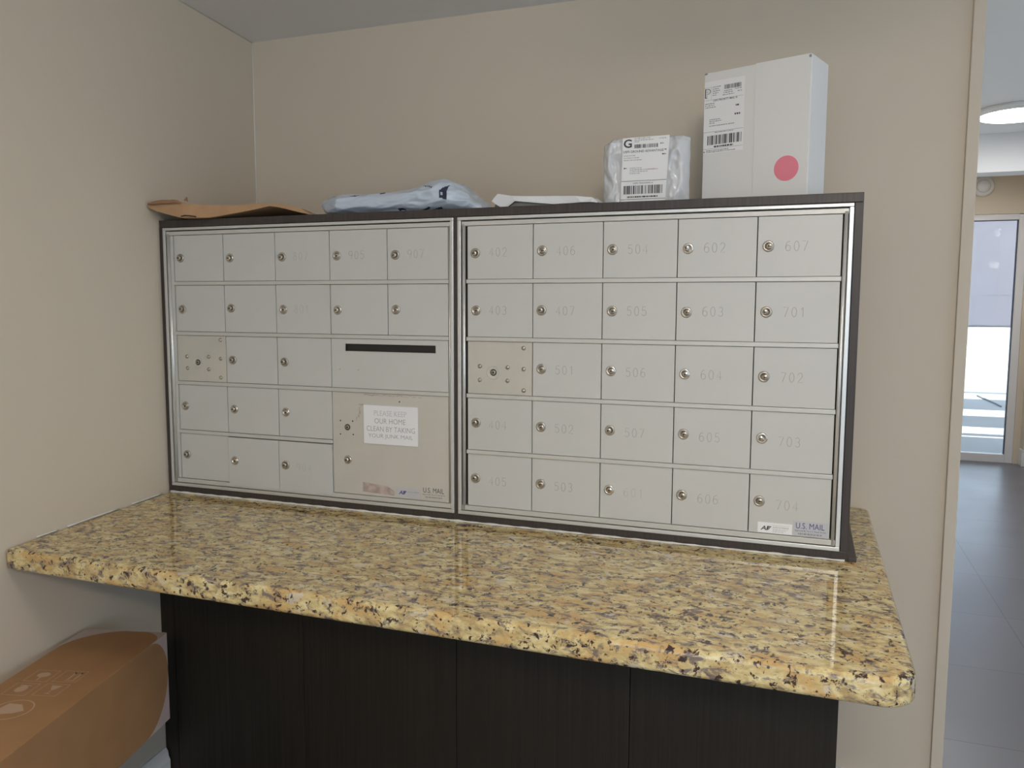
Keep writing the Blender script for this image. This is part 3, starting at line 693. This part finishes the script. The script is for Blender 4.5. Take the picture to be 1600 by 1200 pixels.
q.add([(-.103, -.142, .044), (-.094, -.141, .0415), (-.095, -.141, .053), (-.103, -.137, .044), (-.094, -.136, .0415), (-.095, -.137, .053)], [(0, 1, 2), (5, 4, 3), (0, 3, 4, 1), (1, 4, 5, 2), (2, 5, 3, 0)])
q.build('rolled_edge', M['kraftdark'], bag)['label'] = 'darker rolled-over paper edge'
q = MB(); q.tube([(.061 - .18, -.0345 - .1, .0045), (.075 - .18, -.038 - .1, .0058), (.09 - .18, -.036 - .1, .0050), (.105 - .18, -.030 - .1, .0028)], .0016, 6); q.build('twine_handle', M['black'], bag)

# lumpy pale blue poly mailer
bhi = [(.389, .7465), (.405, .7545), (.43, .7625), (.4625, .7655), (.5374, .7645), (.6, .767), (.65, .7705), (.682, .776), (.705, .786), (.722, .7905), (.752, .7925), (.77, .789), (.79, .780), (.819, .758), (.844, .736), (.872, .7125)]
blo = [(.389, .7445), (.397, .737), (.415, .7175), (.43, .7085), (.872, .7080)]
def bpaint(x, y, z, a):
    front = math.cos(a) > -0.15
    if not front: return 0
    if .508 < x < .528 and .757 < z < .7625: return 1
    if .648 < x < .667 and .7085 < z < .7215: return 0 if (.654 < x < .662 and .712 < z < .7185) else 1
    if .765 < x < .787 and .7395 - (x - .775) * .4 < z < .766 + (x - .775) * .6: return 0 if (.769 < x < .774 and .747 < z < .756) else 1
    if .735 < x < .765 and z < .7165 + (x - .735) * .18: return 1
    if .70 < x < .735 and abs(z - (.7125 + (x - .70) * .25)) < .0017: return 1
    if .425 < x < .465 and abs(z - (.7555 + (x - .425) * .16)) < .0022 and int(x * 400) % 3: return 1
    if .708 < x < .745 and abs(z - (.777 - (x - .708) * .25)) < .0016 and int(x * 330) % 2: return 1
    if .598 < x < .612 and abs(z - .761) < .0016: return 1
    return 0
ref = (.63, .14, T - Z0)
bl = thing('poly_mailer', 'crumpled pale blue plastic mailer with navy print on the case top', 'parcel', (.63, .14, T))
soft(bhi, blo, .05, .24, 260, 110, .80, .011, 2.7, ref, bpaint, 0.22, 17, 0.55).build('mailer_skin', [M['bluepoly'], M['navyprint']], bl)

# flat white and grey poly mailer
ref = (1.02, .17, T - Z0)
wm = thing('poly_mailer', 'flat white plastic mailer with grey lining between the blue mailer and the bubble parcel', 'parcel', (1.02, .17, T))
whi = [(.884, .714), (.890, .730), (.905, .745), (.943, .7395), (1.055, .7355), (1.13, .7295), (1.15, .720), (1.156, .712)]
wlo = [(.884, .709), (1.156, .709)]
soft(whi, wlo, .085, .27, 90, 40, .5, .004, 9.1, ref, None, 0.7, 20).build('mailer_body', M['greypoly'], wm)
q = MB()
up = [(.8905, .7315), (.897, .740), (.9055, .7490), (.943, .7420), (.98, .7395), (1.02, .7385), (1.055, .7375), (1.10, .735), (1.14, .7305), (1.1535, .7195)]
dn = [(.8965, .7280), (.905, .722), (.925, .7110), (.953, .7290), (1.0, .7235), (1.045, .7190), (1.085, .7195), (1.115, .7200), (1.14, .7195), (1.153, .7175)]
fr = [(a - ref[0], .080 + .006 * math.sin(a * 50) * .5 - ref[1], b - ref[2]) for a, b in up] + [(a - ref[0], .0765 + .004 * math.sin(a * 37) - ref[1], b - ref[2]) for a, b in dn]
tb = [(a - ref[0], .135 - ref[1], b + .003 - ref[2]) for a, b in up]
n = len(up)
q.add(fr + tb, [(n + i, n + i + 1, i + 1, i) for i in range(n - 1)] + [(i, i + 1, 2 * n + i + 1, 2 * n + i) for i in range(n - 1)])
fo = q.build('folded_flap', M['whitepoly'], wm)
sm = fo.modifiers.new('solid', 'SOLIDIFY'); sm.thickness = 0.0008

# padded grey parcel with the G label
gp = thing('padded_parcel', 'pale grey plastic-wrapped parcel with a big G label standing on the case', 'parcel', (1.25, .12, T))
q = MB(); NXg, NZg = 72, 60; gw, gd, gh = .2, .055, .1655
def gskin(u, v, side):
    x = (u - .5) * gw; z = v * gh
    ed = min(1, min(u, 1 - u) / .10) ** .5 * min(1, (1 - v) / .10 + 0.02) ** .5 * min(1, v / .05 + .25) ** .5
    inl = 1.0 if (.22 < u < .80 and v < .95) else 0.0
    p = Vector((x * 30, z * 16, side * 7.0)); rid = 1 - 2 * abs(noise.noise(p)); rid2 = 1 - 2 * abs(noise.noise(p * 2.4))
    cr = (.0085 * (rid - .6) + .0045 * (rid2 - .5)) * (0.12 if inl and side > 0 else 1.0)
    y = side * (-gd / 2 * ed - cr * min(1, ed * 1.3)) + gd / 2
    xx = x + .003 * noise.noise((0, z * 30, 3 + u)) * (1 - ed) ; zz = z - .004 * (1 - ed) * (v > .9) + .003 * noise.noise((x * 25, 1, 5)) * (v > .93)
    if v > .93: zz -= .011 * max(0, (.14 - u) / .14) + .006 * max(0, (u - .93) / .07)
    return (xx, y, max(0.0004, zz))
for side in (1, -1):
    vs_ = [gskin(i / (NXg - 1), j / (NZg - 1), side) for i in range(NXg) for j in range(NZg)]
    fs = [(i * NZg + j, (i + 1) * NZg + j, (i + 1) * NZg + j + 1, i * NZg + j + 1) for i in range(NXg - 1) for j in range(NZg - 1)]
    q.add(vs_, fs if side > 0 else [f[::-1] for f in fs], 0, True)
q.build('wrapping', M['bubble'], gp)
q = MB()
def G(x): return x - 1.25
o = (0, -.0075, -(T - Z0)); 
q.flat([(G(1.1985), .7185), (G(1.3015), .7185), (G(1.3085), .866), (G(1.2015), .8645)], (0, -.0072, o[2]), UX, UZ, 0)
q.text('G', G(1.2040), .8425, .0190, .0190, o, UX, UZ, 1, bold=.02)
q.bars(G(1.229), G(1.283), .8408, .8492, o, UX, UZ, 1, 5, .00055)
q.text('USPS GROUND ADVANTAGE™', G(1.2035), .8312, .0985, .0052, o, UX, UZ, 1, bold=.01)
for k, (a, b, z_) in enumerate([(1.229, 1.265, .8615), (1.229, 1.272, .8575), (1.229, 1.24, .854), (1.285, 1.301, .859), (1.205, 1.232, .8235), (1.205, 1.24, .8185), (1.205, 1.247, .8135), (1.219, 1.246, .7955), (1.219, 1.284, .7915), (1.219, 1.260, .7875), (1.219, 1.243, .7835)]):
    q.scrawl(G(a), G(b), z_, .0022, o, UX, UZ, 2, k + 40)
q.scrawl(G(1.262), G(1.277), .7918, .0024, (0, -.0077, o[2]), UX, UZ, 3, 3); q.scrawl(G(1.288), G(1.296), .8475, .0025, o, UX, UZ, 1, 8); q.scrawl(G(1.2925), G(1.3015), .8235, .0028, o, UX, UZ, 1, 9); q.scrawl(G(1.205), G(1.2115), .7955, .0025, o, UX, UZ, 1, 10)
q.rect(G(1.1995), G(1.3035), .7672, .7682, o, UX, UZ, 1); q.rect(G(1.1990), G(1.3018), .7258, .7268, o, UX, UZ, 1)
q.text('USPS TRACKING #', G(1.2275), .7605, .0450, .0036, o, UX, UZ, 1, bold=.005)
q.bars(G(1.205), G(1.2952), .7380, .7572, o, UX, UZ, 1, 15, .0008)
q.scrawl(G(1.2140), G(1.2840), .7300, .0034, o, UX, UZ, 1, 31)
q.build('shipping_label', [M['paper'], M['ink'], M['paleink'], M['redink']], gp)

# tall white cardboard box
tbx = thing('tall_box', 'tall white cardboard box with a postage label and round pink sticker', 'box', (1.3746, .1779, T), math.radians(-18.7))
bw, bdp, bh = .243, .104, .3022
q = MB(); q.box(0, bw, 0, bdp, 0, bh); q.build('box_body', M['carton_white'], tbx, bevel=.0014)
q = MB(); q.box(.1215, bw - .0015, -.0026, 0.0004, .001, bh + .0006); q.build('front_flap', M['carton_white'], tbx, bevel=.0004)
q = MB(); q.box(bw - .006, bw - .0015, -.0030, .0, bh - .0075, bh - .002); q.build('corner_hole', M['greyink'], tbx)
q = MB(); q.box(.0005, .007, -.0006, .0, bh - .004, bh - .0005); q.build('corner_hole', M['greyink'], tbx)
q = MB(); o = (0, -.0005, bh)
q.rect(.0006, .0965, -.1800, -.0200, (0, -.0003, bh), UX, UZ, 0)
for k in range(2): pass
P_o = (0, -.0006, bh)
q.rect(.0022, .0036, -.0560, -.0350, o, UX, UZ, 1)
q.text('P', .0035, -.0560, .0125, .0200, P_o, UX, UZ, 1, bold=.03); q.text('P', .0047, -.0546, .0098, .0172, (0, -.0008, bh), UX, UZ, 0, bold=-.0)
q.rect(.0010, .0180, -.0335, -.0330, o, UX, UZ, 2); q.rect(.0180, .0184, -.0600, -.0320, o, UX, UZ, 2); q.rect(.001, .093, -.0615, -.0610, o, UX, UZ, 2)
q.bars(.0485, .0885, -.0420, -.0325, o, UX, UZ, 1, 77, .0005)
q.text('USPS PRIORITY MAIL ®', .0225, -.0655, .0575, .0044, o, UX, UZ, 1, bold=.01)
for k, (a, b, z_) in enumerate([(.021, .041, -.0345), (.021, .037, -.039), (.021, .038, -.0435), (.021, .036, -.048), (.021, .031, -.0525), (.048, .068, -.0465), (.074, .090, -.0455), (.047, .070, -.0505), (.080, .090, -.0510), (.045, .072, -.0550), (.003, .027, -.0700), (.003, .027, -.0742), (.003, .029, -.0784), (.0145, .040, -.1060), (.0145, .043, -.1100), (.0145, .027, -.1140), (.0145, .074, -.1200), (.028, .073, -.1352), (.008, .062, -.1745), (.008, .078, -.1778)]):
    q.scrawl(a, b, z_, .0018, o, UX, UZ, 2, k + 60)
q.scrawl(.0765, .0850, -.0822, .0034, o, UX, UZ, 1, 91); q.scrawl(.0745, .0875, -.1010, .0036, o, UX, UZ, 1, 92); q.scrawl(.027, .073, -.1676, .0036, o, UX, UZ, 1, 93)
q.rect(.001, .0955, -.1325, -.1318, o, UX, UZ, 2); q.rect(.001, .0955, -.1700, -.1694, o, UX, UZ, 2)
q.bars(.0107, .0920, -.1612, -.1405, o, UX, UZ, 1, 17, .0008)
q.rect(.0022, .0045, -.1775, -.1745, o, UX, UZ, 1)
q.build('shipping_label', [M['paper'], M['ink'], M['greyink']], tbx)
q = MB(); q.lathe([(.0268, 0), (.0268, .0004)], (.1963, -.00265, bh - .2310), '-y', 40, smooth=False); q.build('round_sticker', M['pink'], tbx)['label'] = 'round pink sticker'

# ------------------------------------------------------------------ brown carton low on the left
A = Vector((0.1972, -0.2847, Z0 - 0.302)); wv = Vector((-.9673, -.2535, 0)); lv = Vector((.2535, -.9673, 0))
cw, cl, ch = .2055, .74, .215
cb = thing('shipping_carton', 'long brown cardboard carton with printed handling symbols below the counter', 'carton', (A.x, A.y, A.z - ch), math.atan2(-wv.y, -wv.x))
# carton frame: x to the right, y away from the viewer; far right top corner at (0, 0, ch)
q = MB(); q.box(-cw, 0, -cl, 0, 0, ch, 0)
o = (0, 0, ch + .0004); UL = (-1, 0, 0); VL = (0, -1, 0)
def frame(u0, u1, v0, v1, t=.0014):
    for a in ((u0, u1, v0, v0 + t), (u0, u1, v1 - t, v1), (u0, u0 + t, v0 + t, v1 - t), (u1 - t, u1, v0 + t, v1 - t)): q.rect(*a, o, UL, VL, 1)
for u0, v0 in ((.118, .217), (.056, .214), (.058, .274), (.122, .277)): frame(u0, u0 + .051, v0, v0 + .051)
q.rect(.064, .068, .221, .253, o, UL, VL, 1); q.rect(.078, .082, .221, .253, o, UL, VL, 1); q.rect(.062, .084, .256, .2585, o, UL, VL, 1)      # this way up
q.flat([(.061, .226), (.066, .218), (.071, .226)], o, UL, VL, 1); q.flat([(.075, .226), (.080, .218), (.085, .226)], o, UL, VL, 1)
q.flat([(.143 + .014 * math.cos(a), .238 + .011 * math.sin(a)) for a in [k * math.pi / 8 for k in range(16)]], o, UL, VL, 1); q.rect(.141, .145, .249, .262, o, UL, VL, 1)
q.flat([(.070, .281), (.094, .281), (.086, .298), (.083, .300), (.083, .313), (.090, .316), (.074, .316), (.081, .313), (.081, .300), (.078, .298)], o, UL, VL, 1)
q.flat([(.147 + .012 * math.cos(a), .302 + .014 * math.sin(a)) for a in [k * math.pi / 8 for k in range(16)]], o, UL, VL, 1); q.rect(.135, .159, .285, .289, o, UL, VL, 1)
ring = [(.107 + .040 * math.cos(k * math.pi / 20), .383 + .039 * math.sin(k * math.pi / 20)) for k in range(40)]; ring2 = [(.107 + .0375 * math.cos(k * math.pi / 20), .383 + .0365 * math.sin(k * math.pi / 20)) for k in range(40)]
for k in range(40): q.flat([ring[k], ring[(k + 1) % 40], ring2[(k + 1) % 40], ring2[k]], o, UL, VL, 1)
q.flat([(.080, .385), (.100, .362), (.128, .360), (.135, .385), (.118, .402), (.096, .396)], o, UL, VL, 1)
q.build('carton_body', [M['cardboard'], M['cardprint']], cb, bevel=0.0012)
q = MB()       # clear tape pieces over the end corners
def corner_patch(c, du, dv, ax1, ax2, r1, r2, off):
    pts = [(0, 0)] + [(r1 * (1 - math.cos(a)), r2 * (1 - math.sin(a))) for a in [math.radians(90 * k / 10) for k in range(11)]]
    base = Vector(c) + Vector(off)
    q.add([tuple(base + Vector(ax1) * p[0] * du + Vector(ax2) * p[1] * dv) for p in pts], [tuple(range(len(pts)))], 0)
corner_patch((0, 0, ch), 1, 1, (0, -1, 0), (0, 0, -1), .075, .095, (.0005, 0, 0))
corner_patch((0, 0, 0), 1, 1, (0, -1, 0), (0, 0, 1), .11, .13, (.0005, 0, 0))
corner_patch((0, 0, ch), 1, 1, (0, -1, 0), (-1, 0, 0), .05, .07, (0, 0, .0006))
corner_patch((-cw, 0, ch), 1, 1, (0, -1, 0), (1, 0, 0), .12, .13, (0, 0, .0006))
q.build('tape', M['film'], cb)
q = MB(); q.box(-.165, .165, -.2, .2, 0, A.z - ch - .0005)
so = q.build('support_carton', M['cardboard']); so.location = A + lv * .55 + wv * .06; so.location.z = 0; so.rotation_euler = (0, 0, math.atan2(-wv.y, -wv.x))
so.location.x = max(so.location.x, wall_x(so.location.y) + .26)
tag(so, 'plain brown cardboard carton on the floor holding up the long carton', 'carton')
